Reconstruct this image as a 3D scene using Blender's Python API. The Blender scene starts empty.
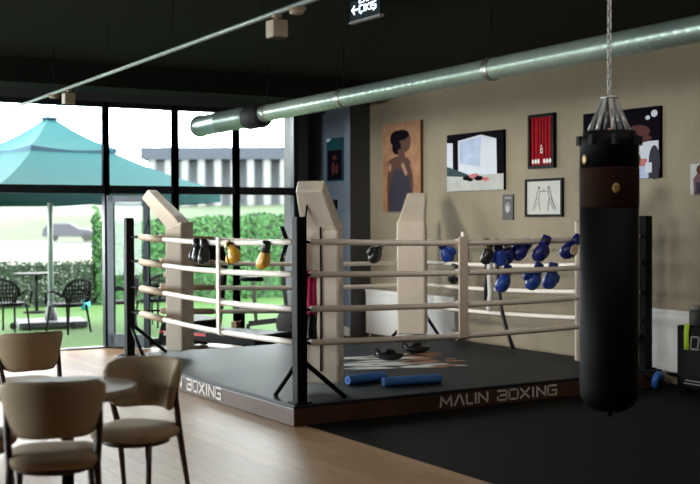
import bpy, bmesh, math, random
from mathutils import Vector, Matrix, noise
random.seed(7)
C = bpy.context.scene.collection
scene = bpy.context.scene
PI = math.pi

# ------------------------------------------------------------------ camera, world, exposure
cam_d = bpy.data.cameras.new('camera')
cam = bpy.data.objects.new('camera', cam_d); C.objects.link(cam)
cam_d.sensor_width = 36.0
cam_d.lens = 36.0 * 1148 / 700
cam_d.clip_end = 600
fw = Vector((0.519, 0.8545, -0.0201)).normalized()
rt = Vector((0.8548, -0.519, -0.004)); rt = (rt - fw * rt.dot(fw)).normalized()
up = rt.cross(fw)
cam.matrix_world = Matrix(((rt.x, up.x, -fw.x, -4.576), (rt.y, up.y, -fw.y, -8.344), (rt.z, up.z, -fw.z, 1.7), (0, 0, 0, 1)))
cam_d.dof.use_dof = True
cam_d.dof.focus_distance = 10.6
cam_d.dof.aperture_fstop = 1.7
scene.camera = cam

world = bpy.data.worlds.new('sky'); scene.world = world
world.use_nodes = True
bg = world.node_tree.nodes['Background']
bg.inputs[0].default_value = (0.95, 0.98, 1.0, 1)
wn = world.node_tree.nodes; wl = world.node_tree.links          # hazy sky, brighter towards the horizon
wt = wn.new('ShaderNodeTexCoord'); wsx = wn.new('ShaderNodeSeparateXYZ'); wr = wn.new('ShaderNodeMapRange')
wr.inputs['From Min'].default_value = 0.0; wr.inputs['From Max'].default_value = 0.7
wr.inputs['To Min'].default_value = 8.5; wr.inputs['To Max'].default_value = 1.8
wl.new(wt.outputs['Generated'], wsx.inputs[0]); wl.new(wsx.outputs['Z'], wr.inputs['Value']); wl.new(wr.outputs[0], bg.inputs[1])

scene.view_settings.view_transform = 'Standard'
scene.view_settings.look = 'None'
scene.view_settings.exposure = 1.33
scene.view_settings.gamma = 1.0
scene.cycles.max_bounces = 10
scene.cycles.diffuse_bounces = 6
scene.cycles.transparent_max_bounces = 12
scene.cycles.caustics_reflective = False
scene.cycles.caustics_refractive = False
scene.cycles.sample_clamp_indirect = 6

def portal(loc, rot, sx, sy):
    d = bpy.data.lights.new('window_portal', 'AREA'); d.shape = 'RECTANGLE'
    d.size = sx; d.size_y = sy; d.cycles.is_portal = True
    o = bpy.data.objects.new('window_portal', d); C.objects.link(o)
    o.location = loc; o.rotation_euler = rot
    return o
YG, XW, ZC = 6.45, 4.30, 3.60           # glass front, right wall, ceiling
portal((-3.3, YG - .09, 1.65), (-PI / 2, 0, 0), 13.4, 3.2)
portal((-10.3, 2.9, 1.75), (0, -PI / 2, 0), 2.9, 6.2)

def overhead_fill(loc, rot, sx, sy, watts, col):
    d = bpy.data.lights.new('overhead_fill', 'AREA'); d.shape = 'RECTANGLE'; d.size = sx; d.size_y = sy; d.energy = watts; d.color = col
    o = bpy.data.objects.new('overhead_fill', d); C.objects.link(o); o.location = loc; o.rotation_euler = rot
overhead_fill((.2, -3.6, 3.5), (math.radians(28), 0, math.radians(-20)), 4.0, 1.2, 17, (1, .91, .80))  # unseen fill light without a fixture, added to brighten the front ropes

# ------------------------------------------------------------------ materials
def mat(name, col, rough=.6, metal=0.0, var=.12, scale=8.0, bump=0.0, bscale=60.0, spec=.5, coat=0.0, trans=0.0):
    m = bpy.data.materials.new(name); m.use_nodes = True
    nt = m.node_tree; b = nt.nodes['Principled BSDF']
    b.inputs['Roughness'].default_value = rough; b.inputs['Metallic'].default_value = metal
    b.inputs['Specular IOR Level'].default_value = spec
    b.inputs['Coat Weight'].default_value = coat
    tc = nt.nodes.new('ShaderNodeTexCoord')
    n = nt.nodes.new('ShaderNodeTexNoise'); n.inputs['Scale'].default_value = scale; n.inputs['Detail'].default_value = 4
    nt.links.new(tc.outputs['Object'], n.inputs['Vector'])
    r = nt.nodes.new('ShaderNodeValToRGB')
    c0 = [max(0, c * (1 - var)) for c in col]; c1 = [min(1, c * (1 + var)) for c in col]
    r.color_ramp.elements[0].color = (*c0, 1); r.color_ramp.elements[1].color = (*c1, 1)
    r.color_ramp.elements[0].position = .3; r.color_ramp.elements[1].position = .7
    nt.links.new(n.outputs['Fac'], r.inputs['Fac']); nt.links.new(r.outputs['Color'], b.inputs['Base Color'])
    if bump:
        n2 = nt.nodes.new('ShaderNodeTexNoise'); n2.inputs['Scale'].default_value = bscale
        nt.links.new(tc.outputs['Object'], n2.inputs['Vector'])
        bp = nt.nodes.new('ShaderNodeBump'); bp.inputs['Strength'].default_value = bump; bp.inputs['Distance'].default_value = .01
        nt.links.new(n2.outputs['Fac'], bp.inputs['Height']); nt.links.new(bp.outputs['Normal'], b.inputs['Normal'])
    return m
def emit(name, col, s):
    m = bpy.data.materials.new(name); m.use_nodes = True; nt = m.node_tree
    b = nt.nodes['Principled BSDF']; b.inputs['Base Color'].default_value = (*col, 1)
    b.inputs['Emission Color'].default_value = (*col, 1); b.inputs['Emission Strength'].default_value = s
    return m
def glass_mat():
    m = bpy.data.materials.new('window_glass'); m.use_nodes = True; nt = m.node_tree
    nt.nodes.remove(nt.nodes['Principled BSDF'])
    t = nt.nodes.new('ShaderNodeBsdfTransparent'); t.inputs[0].default_value = (.95, .98, .97, 1)
    g = nt.nodes.new('ShaderNodeBsdfGlossy'); g.inputs['Roughness'].default_value = .02
    fr = nt.nodes.new('ShaderNodeFresnel'); fr.inputs[0].default_value = 1.35
    mx = nt.nodes.new('ShaderNodeMixShader')
    nt.links.new(fr.outputs[0], mx.inputs[0]); nt.links.new(t.outputs[0], mx.inputs[1]); nt.links.new(g.outputs[0], mx.inputs[2])
    nt.links.new(mx.outputs[0], nt.nodes['Material Output'].inputs[0])
    return m
def plank_mat():
    m = mat('oak_planks', (.30, .185, .105), rough=.42)
    nt = m.node_tree; b = nt.nodes['Principled BSDF']
    tc = [n for n in nt.nodes if n.type == 'TEX_COORD'][0]
    mp = nt.nodes.new('ShaderNodeMapping'); mp.inputs['Rotation'].default_value[2] = PI / 2
    nt.links.new(tc.outputs['Object'], mp.inputs['Vector'])
    br = nt.nodes.new('ShaderNodeTexBrick'); br.offset = .37
    br.inputs['Color1'].default_value = (.56, .33, .175, 1); br.inputs['Color2'].default_value = (.45, .26, .135, 1)
    br.inputs['Mortar'].default_value = (.26, .16, .09, 1)
    br.inputs['Scale'].default_value = 1; br.inputs['Brick Width'].default_value = 1.3; br.inputs['Row Height'].default_value = .14
    br.inputs['Mortar Size'].default_value = .003
    nt.links.new(mp.outputs[0], br.inputs['Vector'])
    n = nt.nodes.new('ShaderNodeTexNoise'); n.inputs['Scale'].default_value = 5
    mp2 = nt.nodes.new('ShaderNodeMapping'); mp2.inputs['Scale'].default_value = (14, 1, 1)
    nt.links.new(tc.outputs['Object'], mp2.inputs['Vector']); nt.links.new(mp2.outputs[0], n.inputs['Vector'])
    mx = nt.nodes.new('ShaderNodeMix'); mx.data_type = 'RGBA'; mx.blend_type = 'MULTIPLY'; mx.inputs[0].default_value = .45
    nt.links.new(br.outputs['Color'], mx.inputs[6]); nt.links.new(n.outputs['Fac'], mx.inputs[7])
    nt.links.new(mx.outputs[2], b.inputs['Base Color'])
    return m
def plaster_mat():
    m = mat('tan_plaster', (.275, .228, .160), rough=.75, var=.16, scale=1.1, bump=.25, bscale=9)
    n = [x for x in m.node_tree.nodes if x.type == 'TEX_NOISE'][0]; n.inputs['Detail'].default_value = 9; n.inputs['Roughness'].default_value = .65
    return m
M = dict(
    floor=plank_mat(), rubber=mat('black_rubber', (.0065, .0065, .0062), .75, spec=.08, var=.3, scale=90, bump=.15, bscale=300),
    tan=plaster_mat(), ceil=mat('black_ceiling', (.009, .009, .0075), .9, spec=.1), dark=mat('charcoal_wall', (.03, .03, .033), .6),
    colgrey=mat('blue_grey_paint', (.13, .16, .21), .55, var=.06), coldark=mat('dark_grey_and_column_shade', (.05, .05, .052), .6),
    frame=mat('anthracite_metal', (.012, .016, .022), .35, .6), glass=glass_mat(),
    doorgrey=mat('grey_aluminium', (.07, .085, .10), .4, .3),
    black=mat('black_paint', (.0025, .0025, .003), .5, spec=.10), blackm=mat('black_matt', (.006, .006, .007), .7, spec=.2),
    cream=mat('cream_vinyl', (.67, .575, .48), .48, var=.05, scale=5, bump=.15, bscale=12),
    rope=mat('white_rope_cover', (.86, .79, .72), .5, var=.05),
    sleeve=mat('tan_sleeve', (.46, .33, .22), .55, var=.08),
    canvas=mat('grey_canvas', (.013, .0165, .022), .52, spec=.12, var=.12, scale=3, bump=.05, bscale=40),
    skirt=mat('brown_skirt', (.075, .034, .021), .42, spec=.3, var=.25, scale=4),
    letter=mat('silver_letters', (.72, .68, .66), .4, .1, var=.05),
    edge=mat('silver_edge', (.18, .18, .19), .4, .5),
    white=mat('white_paint', (.75, .74, .74), .4, var=.02), offwhite=mat('white_cloth', (.8, .78, .75), .8, var=.04),
    blue=mat('blue_leather', (.018, .060, .34), .32, var=.15), dkblue=mat('dark_blue_leather', (.012, .018, .16), .35, var=.15),
    yellow=mat('yellow_leather', (.62, .33, .02), .35, var=.1), blackl=mat('black_leather', (.012, .012, .014), .35),
    gold=mat('dull_gold', (.30, .21, .07), .45, .4), bone=mat('bone_leather', (.72, .58, .40), .45),
    foam=mat('blue_foam', (.05, .19, .55), .7, var=.1, bump=.2, bscale=90),
    galv=mat('galvanised_steel', (.27, .345, .31), .32, .55, var=.08, scale=4), steel=mat('steel', (.35, .35, .34), .35, .9),
    pipe=mat('grey_green_pipe', (.30, .36, .34), .45, .3), beige=mat('beige_plastic', (.33, .26, .19), .5),
    bagb=mat('black_bag_leather', (.0015, .0015, .002), .6, spec=.07, var=.2), bagr=mat('maroon_bag_band', (.015, .005, .0025), .8, spec=.08, var=.2),
    uphol=mat('beige_upholstery', (.38, .285, .185), .8, var=.06, scale=20, bump=.1, bscale=200),
    walnut=mat('dark_walnut', (.040, .013, .007), .4, var=.3, scale=12), tabletop=mat('stone_tabletop', (.30, .24, .19), .55, var=.08, scale=14),
    teal=mat('teal_canvas', (.011, .098, .104), .8, var=.05), tealdk=mat('dark_trim', (.03, .08, .13), .8),
    turf=mat('artificial_turf', (.075, .175, .035), .9, var=.12, scale=6, bump=.5, bscale=200),
    leafd=mat('ivy_dark', (.012, .034, .012), .7, var=.3, scale=20), leafl=mat('ivy_light', (.036, .125, .028), .7, var=.25, scale=9),
    leafp=mat('ivy_pale', (.12, .16, .11), .7, var=.15, scale=9),
    concrete=mat('pale_concrete', (.125, .122, .118), .9, var=.05, scale=.3), road=mat('grey_asphalt', (.045, .050, .062), .9, scale=.5),
    sand=mat('dry_verge', (.105, .098, .055), .9, scale=.6), slope=mat('pale_grass', (.060, .092, .040), .95, var=.25, scale=.12),
    car=mat('grey_car_paint', (.022, .026, .034), .6, .0), tyre=mat('tyre', (.02, .02, .02), .8), carglass=mat('car_glass', (.02, .03, .04), .4),
    roofd=mat('slate_roof', (.028, .036, .050), .8), column=mat('pale_column', (.16, .16, .16), .8), behind=mat('mid_grey_wall', (.15, .165, .185), .9),
    ball=mat('turquoise_rubber', (.03, .30, .32), .4), slab=mat('grey_slab', (.13, .14, .15), .6),
    red=mat('red_cloth', (.33, .006, .010), .8, spec=.1, var=.25, scale=25), redl=mat('red_glossy', (.42, .02, .02), .4), pink=mat('pink_cloth', (.62, .03, .14), .8),
    lime=mat('lime_cloth', (.40, .62, .02), .7), bluep=mat('bright_blue_plastic', (.03, .16, .60), .4), grey=mat('mid_grey', (.22, .22, .22), .6),
    exitbg=mat('exit_green', (.003, .015, .02), .4), exitw=emit('exit_letters', (.75, .88, 1.0), 1.1),
    pbrown=mat('brown_photo_board', (.34, .165, .085), .5, spec=.08, var=.22, scale=7), pskin=mat('photo_brown_skin', (.085, .034, .022), .5, spec=.08), pdark=mat('photo_dark', (.006, .004, .008), .8, spec=.02),
    pdress=mat('photo_navy', (.028, .025, .042), .5, spec=.08), plight=mat('photo_highlight', (.36, .19, .12), .5, spec=.08), pedge=mat('board_edge', (.16, .075, .025), .6),
    pwhite=mat('photo_white', (.62, .66, .76), .35, var=.03, spec=.08), pblue=mat('photo_sky', (.42, .50, .70), .35, spec=.08), pgrey=mat('photo_table', (.46, .47, .46), .35, spec=.08), pteal=mat('photo_teal', (.015, .04, .05), .4, spec=.08),
    paper=mat('sketch_paper', (.50, .50, .47), .6, var=.03), pencil=mat('pencil', (.15, .15, .16), .7), pink2=mat('photo_plum', (.14, .07, .09), .5, spec=.08),
    posterteal=mat('poster_teal', (.012, .06, .08), .4, spec=.08), posterred=mat('poster_red', (.085, .022, .020), .5, spec=.08),
    rust=mat('rust_paint', (.30, .11, .035), .5), orange=mat('orange_wood', (.40, .16, .05), .5), led=mat('panel_grey', (.3, .32, .33), .4),
)

# ------------------------------------------------------------------ helpers
class MB:
    def __init__(s): s.v = []; s.f = []; s.m = []; s.s = []
    def add(s, vs, fs, mi=0, smooth=False, xf=None):
        o = len(s.v)
        s.v += [tuple(xf @ Vector(p)) if xf else tuple(p) for p in vs]
        for f in fs: s.f.append([i + o for i in f]); s.m.append(mi); s.s.append(smooth)
        return s
    def box(s, a, b, mi=0, xf=None):
        (x0, y0, z0), (x1, y1, z1) = a, b
        return s.add([(x0, y0, z0), (x1, y0, z0), (x1, y1, z0), (x0, y1, z0), (x0, y0, z1), (x1, y0, z1), (x1, y1, z1), (x0, y1, z1)],
                     [(0, 3, 2, 1), (4, 5, 6, 7), (0, 1, 5, 4), (1, 2, 6, 5), (2, 3, 7, 6), (3, 0, 4, 7)], mi, False, xf)
    def cbox(s, c, d, mi=0, xf=None):
        return s.box([c[i] - d[i] / 2 for i in range(3)], [c[i] + d[i] / 2 for i in range(3)], mi, xf)
    def loft(s, rings, mi=0, smooth=True, cap=True, closed=True, xf=None):
        n = len(rings[0]); vs = [p for r in rings for p in r]; fs = []
        for i in range(len(rings) - 1):
            for j in range(n if closed else n - 1):
                k = (j + 1) % n
                fs.append((i * n + j, i * n + k, (i + 1) * n + k, (i + 1) * n + j))
        s.add(vs, fs, mi, smooth, xf)
        if cap:
            s.add(rings[0], [list(range(n))[::-1]], mi, False, xf); s.add(rings[-1], [list(range(n))], mi, False, xf)
        return s
    def tube(s, path, r, seg=10, mi=0, cap=True, xf=None, closed=False):
        P = [Vector(p) for p in path]; rings = []
        rr = r if isinstance(r, (list, tuple)) else [r] * len(P)
        u = None
        for i, p in enumerate(P):
            if closed: t = (P[(i + 1) % len(P)] - P[i - 1]).normalized()
            else: t = (P[min(i + 1, len(P) - 1)] - P[max(i - 1, 0)]).normalized()
            if u is None: u = t.orthogonal().normalized()
            else: u = (u - t * u.dot(t)); u = u.normalized() if u.length > 1e-6 else t.orthogonal().normalized()
            w = t.cross(u)
            rings.append([p + (u * math.cos(2 * PI * k / seg) + w * math.sin(2 * PI * k / seg)) * rr[i] for k in range(seg)])
        if closed: rings.append(rings[0])
        return s.loft(rings, mi, True, cap and not closed, True, xf)
    def bar(s, a, b, w, h=None, mi=0, upv=(0, 0, 1), xf=None, w2=None):
        a, b = Vector(a), Vector(b); t = (b - a).normalized(); upv = Vector(upv)
        if abs(t.dot(upv)) > .98: upv = Vector((0, 1, 0))
        x = t.cross(upv).normalized(); y = x.cross(t); h = h or w; k = (w2 / w) if w2 else 1
        R = [[p + x * sx * w / 2 * q + y * sy * h / 2 * q for sx, sy in ((-1, -1), (1, -1), (1, 1), (-1, 1))] for p, q in ((a, 1), (b, k))]
        return s.loft(R, mi, False, True, True, xf)
    def lathe(s, prof, c=(0, 0, 0), seg=24, mi=0, xf=None):
        rings = [[(c[0] + r * math.cos(2 * PI * k / seg), c[1] + r * math.sin(2 * PI * k / seg), c[2] + z) for k in range(seg)] for r, z in prof]
        return s.loft(rings, mi, True, True, True, xf)
    def build(s, name, mats, parent=None, loc=None, bevel=0, sub=0):
        me = bpy.data.meshes.new(name); me.from_pydata(s.v, [], s.f)
        if not isinstance(mats, (list, tuple)): mats = [mats]
        for m in mats: me.materials.append(M[m] if isinstance(m, str) else m)
        for p, mi, sm in zip(me.polygons, s.m, s.s): p.material_index = mi; p.use_smooth = sm
        bm = bmesh.new(); bm.from_mesh(me); bmesh.ops.remove_doubles(bm, verts=bm.verts, dist=1e-5)
        bmesh.ops.recalc_face_normals(bm, faces=bm.faces); bm.to_mesh(me); bm.free()
        o = bpy.data.objects.new(name, me); C.objects.link(o)
        if parent: o.parent = parent
        if loc: o.location = loc
        if bevel:
            b = o.modifiers.new('bevel', 'BEVEL'); b.width = bevel; b.segments = 2; b.limit_method = 'ANGLE'
        if sub:
            b = o.modifiers.new('subdivision', 'SUBSURF'); b.levels = sub; b.render_levels = sub
        return o
def thing(name, label, cat, loc=(0, 0, 0), rz=0.0, group=None):
    o = bpy.data.objects.new(name, None); C.objects.link(o); o.empty_display_size = .1
    o.location = loc; o.rotation_euler = (0, 0, rz)
    return tag(o, label, cat, group)
def tag(o, label, cat, group=None):
    o['label'] = label; o['category'] = cat
    if group: o['group'] = group
    return o
def struct(o, label, cat='building part'):
    o['kind'] = 'structure'; o['label'] = label; o['category'] = cat
    return o
def copy_tree(o, parent=None):
    c = o.copy(); C.objects.link(c)
    if parent: c.parent = parent
    for ch in [k for k in bpy.data.objects if k.parent == o]: copy_tree(ch, c)
    return c
def ell(cx, cy, z, rx, ry, n=16, ang=0):
    return [(cx + rx * math.cos(2 * PI * k / n + ang), cy + ry * math.sin(2 * PI * k / n + ang), z) for k in range(n)]

# stroke lettering in a squared sans style (unit box strokes)
GL = {'M': [[(0, 0), (0.08, .95), (.5, .25), (.92, .95), (1, 0)]], 'A': [[(0, 0), (.45, 1), (.6, 1), (1, 0)]], 'U': [[(0, 1), (0, .1), (.1, 0), (.62, 0)], [(1, 1), (1, 0)]],
      'N': [[(0, 0), (0, 1), (1, 0), (1, 1)]], 'B': [[(0, 1), (.95, 1), (1, .95), (1, .52), (.3, .52)], [(1, .52), (1, .05), (.95, 0), (.0, 0), (0, .36)]],
      'O': [[(.12, 0), (.88, 0), (1, .12), (1, .88), (.88, 1), (.12, 1), (0, .88), (0, .12), (.12, 0)]], 'X': [[(0, 0), (1, 1)], [(0, 1), (1, 0)]],
      'I': [[(.5, 0), (.5, 1)]], 'G': [[(1, 1), (.12, 1), (0, .88), (0, .12), (.12, 0), (1, 0), (1, .5), (.5, .5)]],
      'E': [[(1, 1), (0, 1), (0, 0), (1, 0)], [(0, .5), (.8, .5)]], 'T': [[(0, 1), (1, 1)], [(.5, 1), (.5, 0)]], 'K': [[(0, 0), (0, 1)], [(1, 1), (.05, .5), (1, 0)]],
      'S': [[(1, 1), (0, 1), (0, .5), (1, .5), (1, 0), (0, 0)], [(.5, 0), (.5, -.2), (.3, -.25)]], 'C': [[(1, 1), (0, 1), (0, 0), (1, 0)], [(.5, 0), (.5, -.2), (.3, -.25)]],
      '<': [[(1, .5), (0, .5)], [(.4, .95), (0, .5), (.4, .05)]], '0': [[(0, 0), (1, 0), (1, 1), (0, 1), (0, 0)]], '5': [[(1, 1), (0, 1), (0, .52), (1, .52), (1, 0), (0, 0)]]}
WID = {'I': .28, 'M': 1.15, ' ': .5}
def lettering(mb, text, o, xd, yd, height, total=None, sw=.16, depth=.004, mi=0, gap=.32, slant=0.0, only=None):
    o, xd, yd = Vector(o), Vector(xd).normalized(), Vector(yd).normalized(); n = xd.cross(yd).normalized()
    W = sum(WID.get(c, .95) + gap for c in text) - gap
    k = (total / W) if total else height * .8
    x = 0; t = sw * height
    for ci, c in enumerate(text):
        w = WID.get(c, .95)
        for st in (GL.get(c, []) if only is None or ci in only else []):
            P = [o + xd * ((x + px * w) * k + slant * py * height) + yd * (py * height) for px, py in st]
            for a, b in zip(P, P[1:]):
                e = (b - a).normalized()
                mb.bar(a - e * t * .35 + n * depth / 2, b + e * t * .35 + n * depth / 2, t, depth, mi, n)
        x += w + gap

# ------------------------------------------------------------------ room shell
YB, XL = -12.5, -10.4
struct(MB().box((XL - .2, YB, -.12), (0.0, YG + .15, 0)).box((0, YB, -.12), (XW + .2, YG + .3, -.006)).build('floor', 'floor'), 'light brown wood plank floor', 'floor')
struct(MB().box((0.0, YB, -.006), (XW, 4.6, .004)).build('trim_1', 'rubber'), 'black rubber gym flooring around the ring', 'flooring')
struct(MB().box((XL - .2, YB - .2, ZC), (XW + .2, YG + .5, ZC + .3)).build('ceiling', 'ceil'), 'black painted ceiling', 'ceiling')
struct(MB().box((XL, 5.1, 3.31), (3.88, 5.75, ZC)).build('trim_2', 'ceil'), 'dark ceiling beam before the glass front', 'beam')
struct(MB().box((XW, YB - .2, -.1), (XW + .2, YG + .6, ZC)).build('wall_right', 'tan'), 'tan plaster wall hung with framed pictures', 'wall')
struct(MB().box((XL - .2, YB - .2, -.1), (XW + .2, YB, ZC)).build('wall_back', 'tan'), 'plain wall behind the camera', 'wall')
w = MB(); w.box((XL - .2, YB, -.1), (XL, YG + .2, .3)); w.box((XL - .2, YB, 3.2), (XL, YG + .2, ZC))
w.box((XL - .2, YB, .3), (XL, -.2, 3.2)); w.box((XL - .2, 6.0, .3), (XL, YG + .2, 3.2))
struct(w.build('wall_left', 'tan'), 'unseen wall to the left with an added long window', 'wall')
# window wall: header, dark end section, column
w = MB(); w.box((XL, YG - .05, 3.26), (XW, YG + .5, ZC)); w.box((3.47, YG - .05, 0), (3.66, YG + .34, 3.3)); w.box((3.60, YG + .30, 0), (XW, YG + .5, 3.3))
w.box((XL, YG - .05, -.1), (-10.15, YG + .15, 3.3))
struct(w.build('wall_front', 'dark'), 'dark surround of the glass front', 'wall')
c = MB(); c.add([(3.96, 5.70, 0), (3.96, YG + .31, 0), (3.96, YG + .31, ZC), (3.96, 5.70, ZC)], [(0, 1, 2, 3)], 0)
c.add([(3.96, 5.70, 0), (XW, 5.70, 0), (XW, 5.70, ZC), (3.96, 5.70, ZC)], [(0, 1, 2, 3)], 1)  # face turned from the window, its shade put into a darker colour
c.add([(XW, 5.70, 0), (XW, YG + .25, 0), (3.96, YG + .25, 0), (XW, 5.7, ZC), (XW, YG + .25, ZC), (3.96, YG + .25, ZC)], [(0, 1, 4, 3), (1, 2, 5, 4)], 1)
struct(c.build('trim_3', ['colgrey', 'coldark']), 'square blue grey corner column, its side away from the window coloured darker as shade', 'column')

# windows: one object per bay
def window_bay(n, x0, x1, label, lower=True, yy=YG):
    t = thing('window_%d' % n, label, 'window', ((x0 + x1) / 2, yy, 0)); t['kind'] = 'structure'
    h = (x1 - x0) / 2; fwd = .05
    f = MB()
    zs = 0.0 if lower else 2.05
    for sx in (-1, 1): f.cbox((sx * h, 0, (zs + 3.27) / 2), (.075, .10, 3.27 - zs))
    f.cbox((0, 0, 3.235), (2 * h, .10, .07)); f.cbox((0, 0, 2.105), (2 * h, .10, .11))
    if lower: f.cbox((0, 0, .04), (2 * h, .10, .08))
    f.build('window_frame', 'frame', t)
    MB().cbox((0, .01, 2.68), (2 * h - .075, .012, 1.04)).build('upper_pane', 'glass', t)
    if lower: MB().cbox((0, .01, 1.065), (2 * h - .075, .012, 1.97)).build('lower_pane', 'glass', t)
    return t
xs = [.60, 1.59, 2.52, 3.46]
window_bay(1, -1.55, .60, 'wide upper window over the open doorway, teal umbrella behind it', False)
window_bay(2, xs[0], xs[1], 'tall window bay beside the opened glass door')
window_bay(3, xs[1], xs[2], 'tall window bay behind the duct end')
window_bay(4, xs[2], xs[3], 'tall window bay nearest the blue grey column')
window_bay(5, -3.75, -1.55, 'window bay left of the doorway')
window_bay(6, -5.95, -3.75, 'third window bay from the left end of the glass front')
window_bay(7, -8.05, -5.95, 'second window bay from the left end of the glass front')
window_bay(8, -10.15, -8.05, 'window bay at the left end of the glass front')
t = thing('window_9', 'unseen side window added in the left wall for more daylight', 'window', (XL - .1, 2.9, 0)); t['kind'] = 'structure'  # out of view, added to bring more daylight into the room
f = MB()
for y in (-3.1, -1.03, 1.03, 3.1): f.cbox((0, y, 1.75), (.08, .07, 2.9))
f.cbox((0, 0, .34), (.08, 6.2, .08)); f.cbox((0, 0, 3.16), (.08, 6.2, .08)); f.build('window_frame', 'frame', t)
MB().cbox((0, 0, 1.75), (.012, 6.2, 2.8)).build('pane', 'glass', t)
# opened glass door: hinged at the mullion, swung in towards the room
t = thing('door_1', 'glass door leaf with grey aluminium frame standing open', 'door', (.59, YG - .10, 0), math.radians(-42)); t['kind'] = 'structure'
f = MB(); DW = .56
f.cbox((.045, 0, 1.02), (.09, .05, 2.0)); f.cbox((DW / 2, 0, .10), (DW, .05, .17)); f.cbox((DW / 2, 0, 1.98), (DW, .05, .08))
f.build('door_frame', 'doorgrey', t, bevel=.004); MB().cbox((DW - .02, 0, 1.02), (.075, .06, 2.03)).build('closing_stile', 'frame', t)
MB().cbox((DW / 2, 0, 1.06), (DW - .18, .012, 1.76)).build('pane', 'glass', t)
h = MB().tube([(DW - .05, -.02, .9), (DW - .05, -.07, .9), (DW - .05, -.07, 1.2), (DW - .05, -.02, 1.2)], .012).build('door_handle', 'steel', t)
struct(MB().box((-1.5, YG - .08, 0), (.56, YG + .12, .012)).build('trim_4', 'edge'), 'metal threshold of the open doorway', 'threshold')

# ------------------------------------------------------------------ outside
struct(MB().box((-14, YG + .15, -.15), (12, 14.6, -.004)).build('patio_turf', 'turf'), 'bright green artificial turf of the patio', 'ground')
AZ = math.atan2(-.519, .8548)
CAMXY = Vector((-4.576, -8.344, 0))
def dep(x, d): return CAMXY + Vector((.519, .8545, 0)) * d + Vector((.8545, -.519, 0)) * ((x - 350) / 1148 * d)
terr = MB()
rows = [(16, -.06, 0), (44, -.05, 0), (50, -.05, 3), (60, -.05, 3), (61, 0, 0), (76, 0, 0), (77, .0, 2), (90, .02, 2), (91, .02, 0), (100, .1, 4), (118, 2.2, 4), (150, 3.6, 4), (190, 5.0, 4), (240, 5.0, 4)]
NX = 24
for (d0, z0, m0), (d1, z1, m1) in zip(rows, rows[1:]):
    vs = []; fs = []
    for i in range(NX + 1):
        l = -90 + 180 * i / NX
        for d, z in ((d0, z0), (d1, z1)):
            p = CAMXY + Vector((.519, .8545, 0)) * (d + .06 * l * (d > 40)) + Vector((.8545, -.519, 0)) * l
            zz = z + (.5 * noise.noise(Vector((l * .06, d * .05, 0))) if d >= 110 else 0)
            vs.append((p.x, p.y, zz - .1))
    for i in range(NX): a = 2 * i; fs.append((a, a + 1, a + 3, a + 2))
    terr.add(vs, fs, {0: 0, 2: 1, 3: 2, 4: 3}[m1], False)
o = terr.build('hillside', ['concrete', 'road', 'sand', 'slope']); struct(o, 'pale ground, road and grassy slope beyond the hedge', 'ground')

def hedge(name, x0, x1, y0, th, zfun, label, leafmats, n, size):
    t = thing(name, label, 'hedge', ((x0 + x1) / 2, y0, 0))
    b = MB(); N = 16; L = x1 - x0
    for i in range(N):
        a, c2 = -L / 2 + L * i / N, -L / 2 + L * (i + 1) / N; z = zfun((i + .5) / N)
        b.box((a, -th / 2, 0), (c2, th / 2, z - .04))
    b.build('core', leafmats[0], t)
    l = MB()
    for i in range(n):
        u = random.random(); z = zfun(u); x = -L / 2 + L * u; face = random.random()
        if face < .8: p = Vector((x, -th / 2 - random.random() * .05, random.uniform(.0, z)))
        elif face < .9: p = Vector((x, random.uniform(-th / 2, th / 2), z + random.uniform(-.05, .03)))
        else: p = Vector((-L / 2 - random.random() * .05, random.uniform(-th / 2, th / 2), random.uniform(0, z)))
        p.z = max(p.z, .03)
        s = size * random.uniform(.6, 1.2); a = Vector((random.gauss(0, 1), random.gauss(0, .5), random.gauss(0, 1))).normalized()
        c2 = a.cross(Vector((random.gauss(0, .4), -1, random.gauss(.3, .4)))).normalized()
        l.add([p - a * s, p + c2 * s * .6, p + a * s, p - c2 * s * .6], [(0, 1, 2, 3)], random.choice((0, 1, 1, 2)), False)
    o = l.build('leaves', leafmats, t); o['kind'] = 'stuff'
hedge('ivy_hedge', -9.0, 2.98, 14.2, .35, lambda u: .86, 'low dark ivy hedge with pale flecks at the back of the patio', ['leafd', 'leafd', 'leafp'], 9000, .040)
hedge('green_hedge', 3.08, 10.2, 14.05, .35, lambda u: 1.60 + .33 * u + .03 * math.sin(u * 40), 'tall bright green hedge wall behind the window bays', ['leafl', 'leafl', 'leafd'], 9000, .065)

# umbrella, corners along and across the line of sight
t = thing('patio_umbrella', 'large square teal patio umbrella on a weighted base', 'umbrella', (.851, 9.808, 0), AZ)
def tier(r0, z0, r1, z1, sag=.05, n=8):
    rings = []
    for i in range(n + 1):
        k = i / n; r = r0 + (r1 - r0) * k; z = z0 + (z1 - z0) * k - sag * math.sin(PI * k)
        cs = [(r, 0), (0, r), (-r, 0), (0, -r)]; ring = []
        for j in range(4):
            a, b = cs[j], cs[(j + 1) % 4]
            for q in range(6):
                f = q / 6; ring.append((a[0] + (b[0] - a[0]) * f, a[1] + (b[1] - a[1]) * f, z - .05 * k * math.sin(PI * f)))
        rings.append(ring)
    return rings
m = MB().loft(tier(.95, 2.80, 2.72, 2.17), 0, False, False)
last = tier(.95, 2.80, 2.72, 2.17)[-1]
m.loft([last, [(x, y, z - .19 - .01 * math.sin(i * 2)) for i, (x, y, z) in enumerate(last)]], 0, False, False)
can = m.build('canopy', 'teal', t)
md = can.modifiers.new('thick', 'SOLIDIFY'); md.thickness = .006
m = MB().loft(tier(.10, 3.30, 1.08, 2.83), 0, False, False)
last = tier(.10, 3.30, 1.08, 2.83)[-1]
m.loft([last, [(x * .99, y * .99, z - .07) for x, y, z in last]], 1, False, False)
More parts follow.
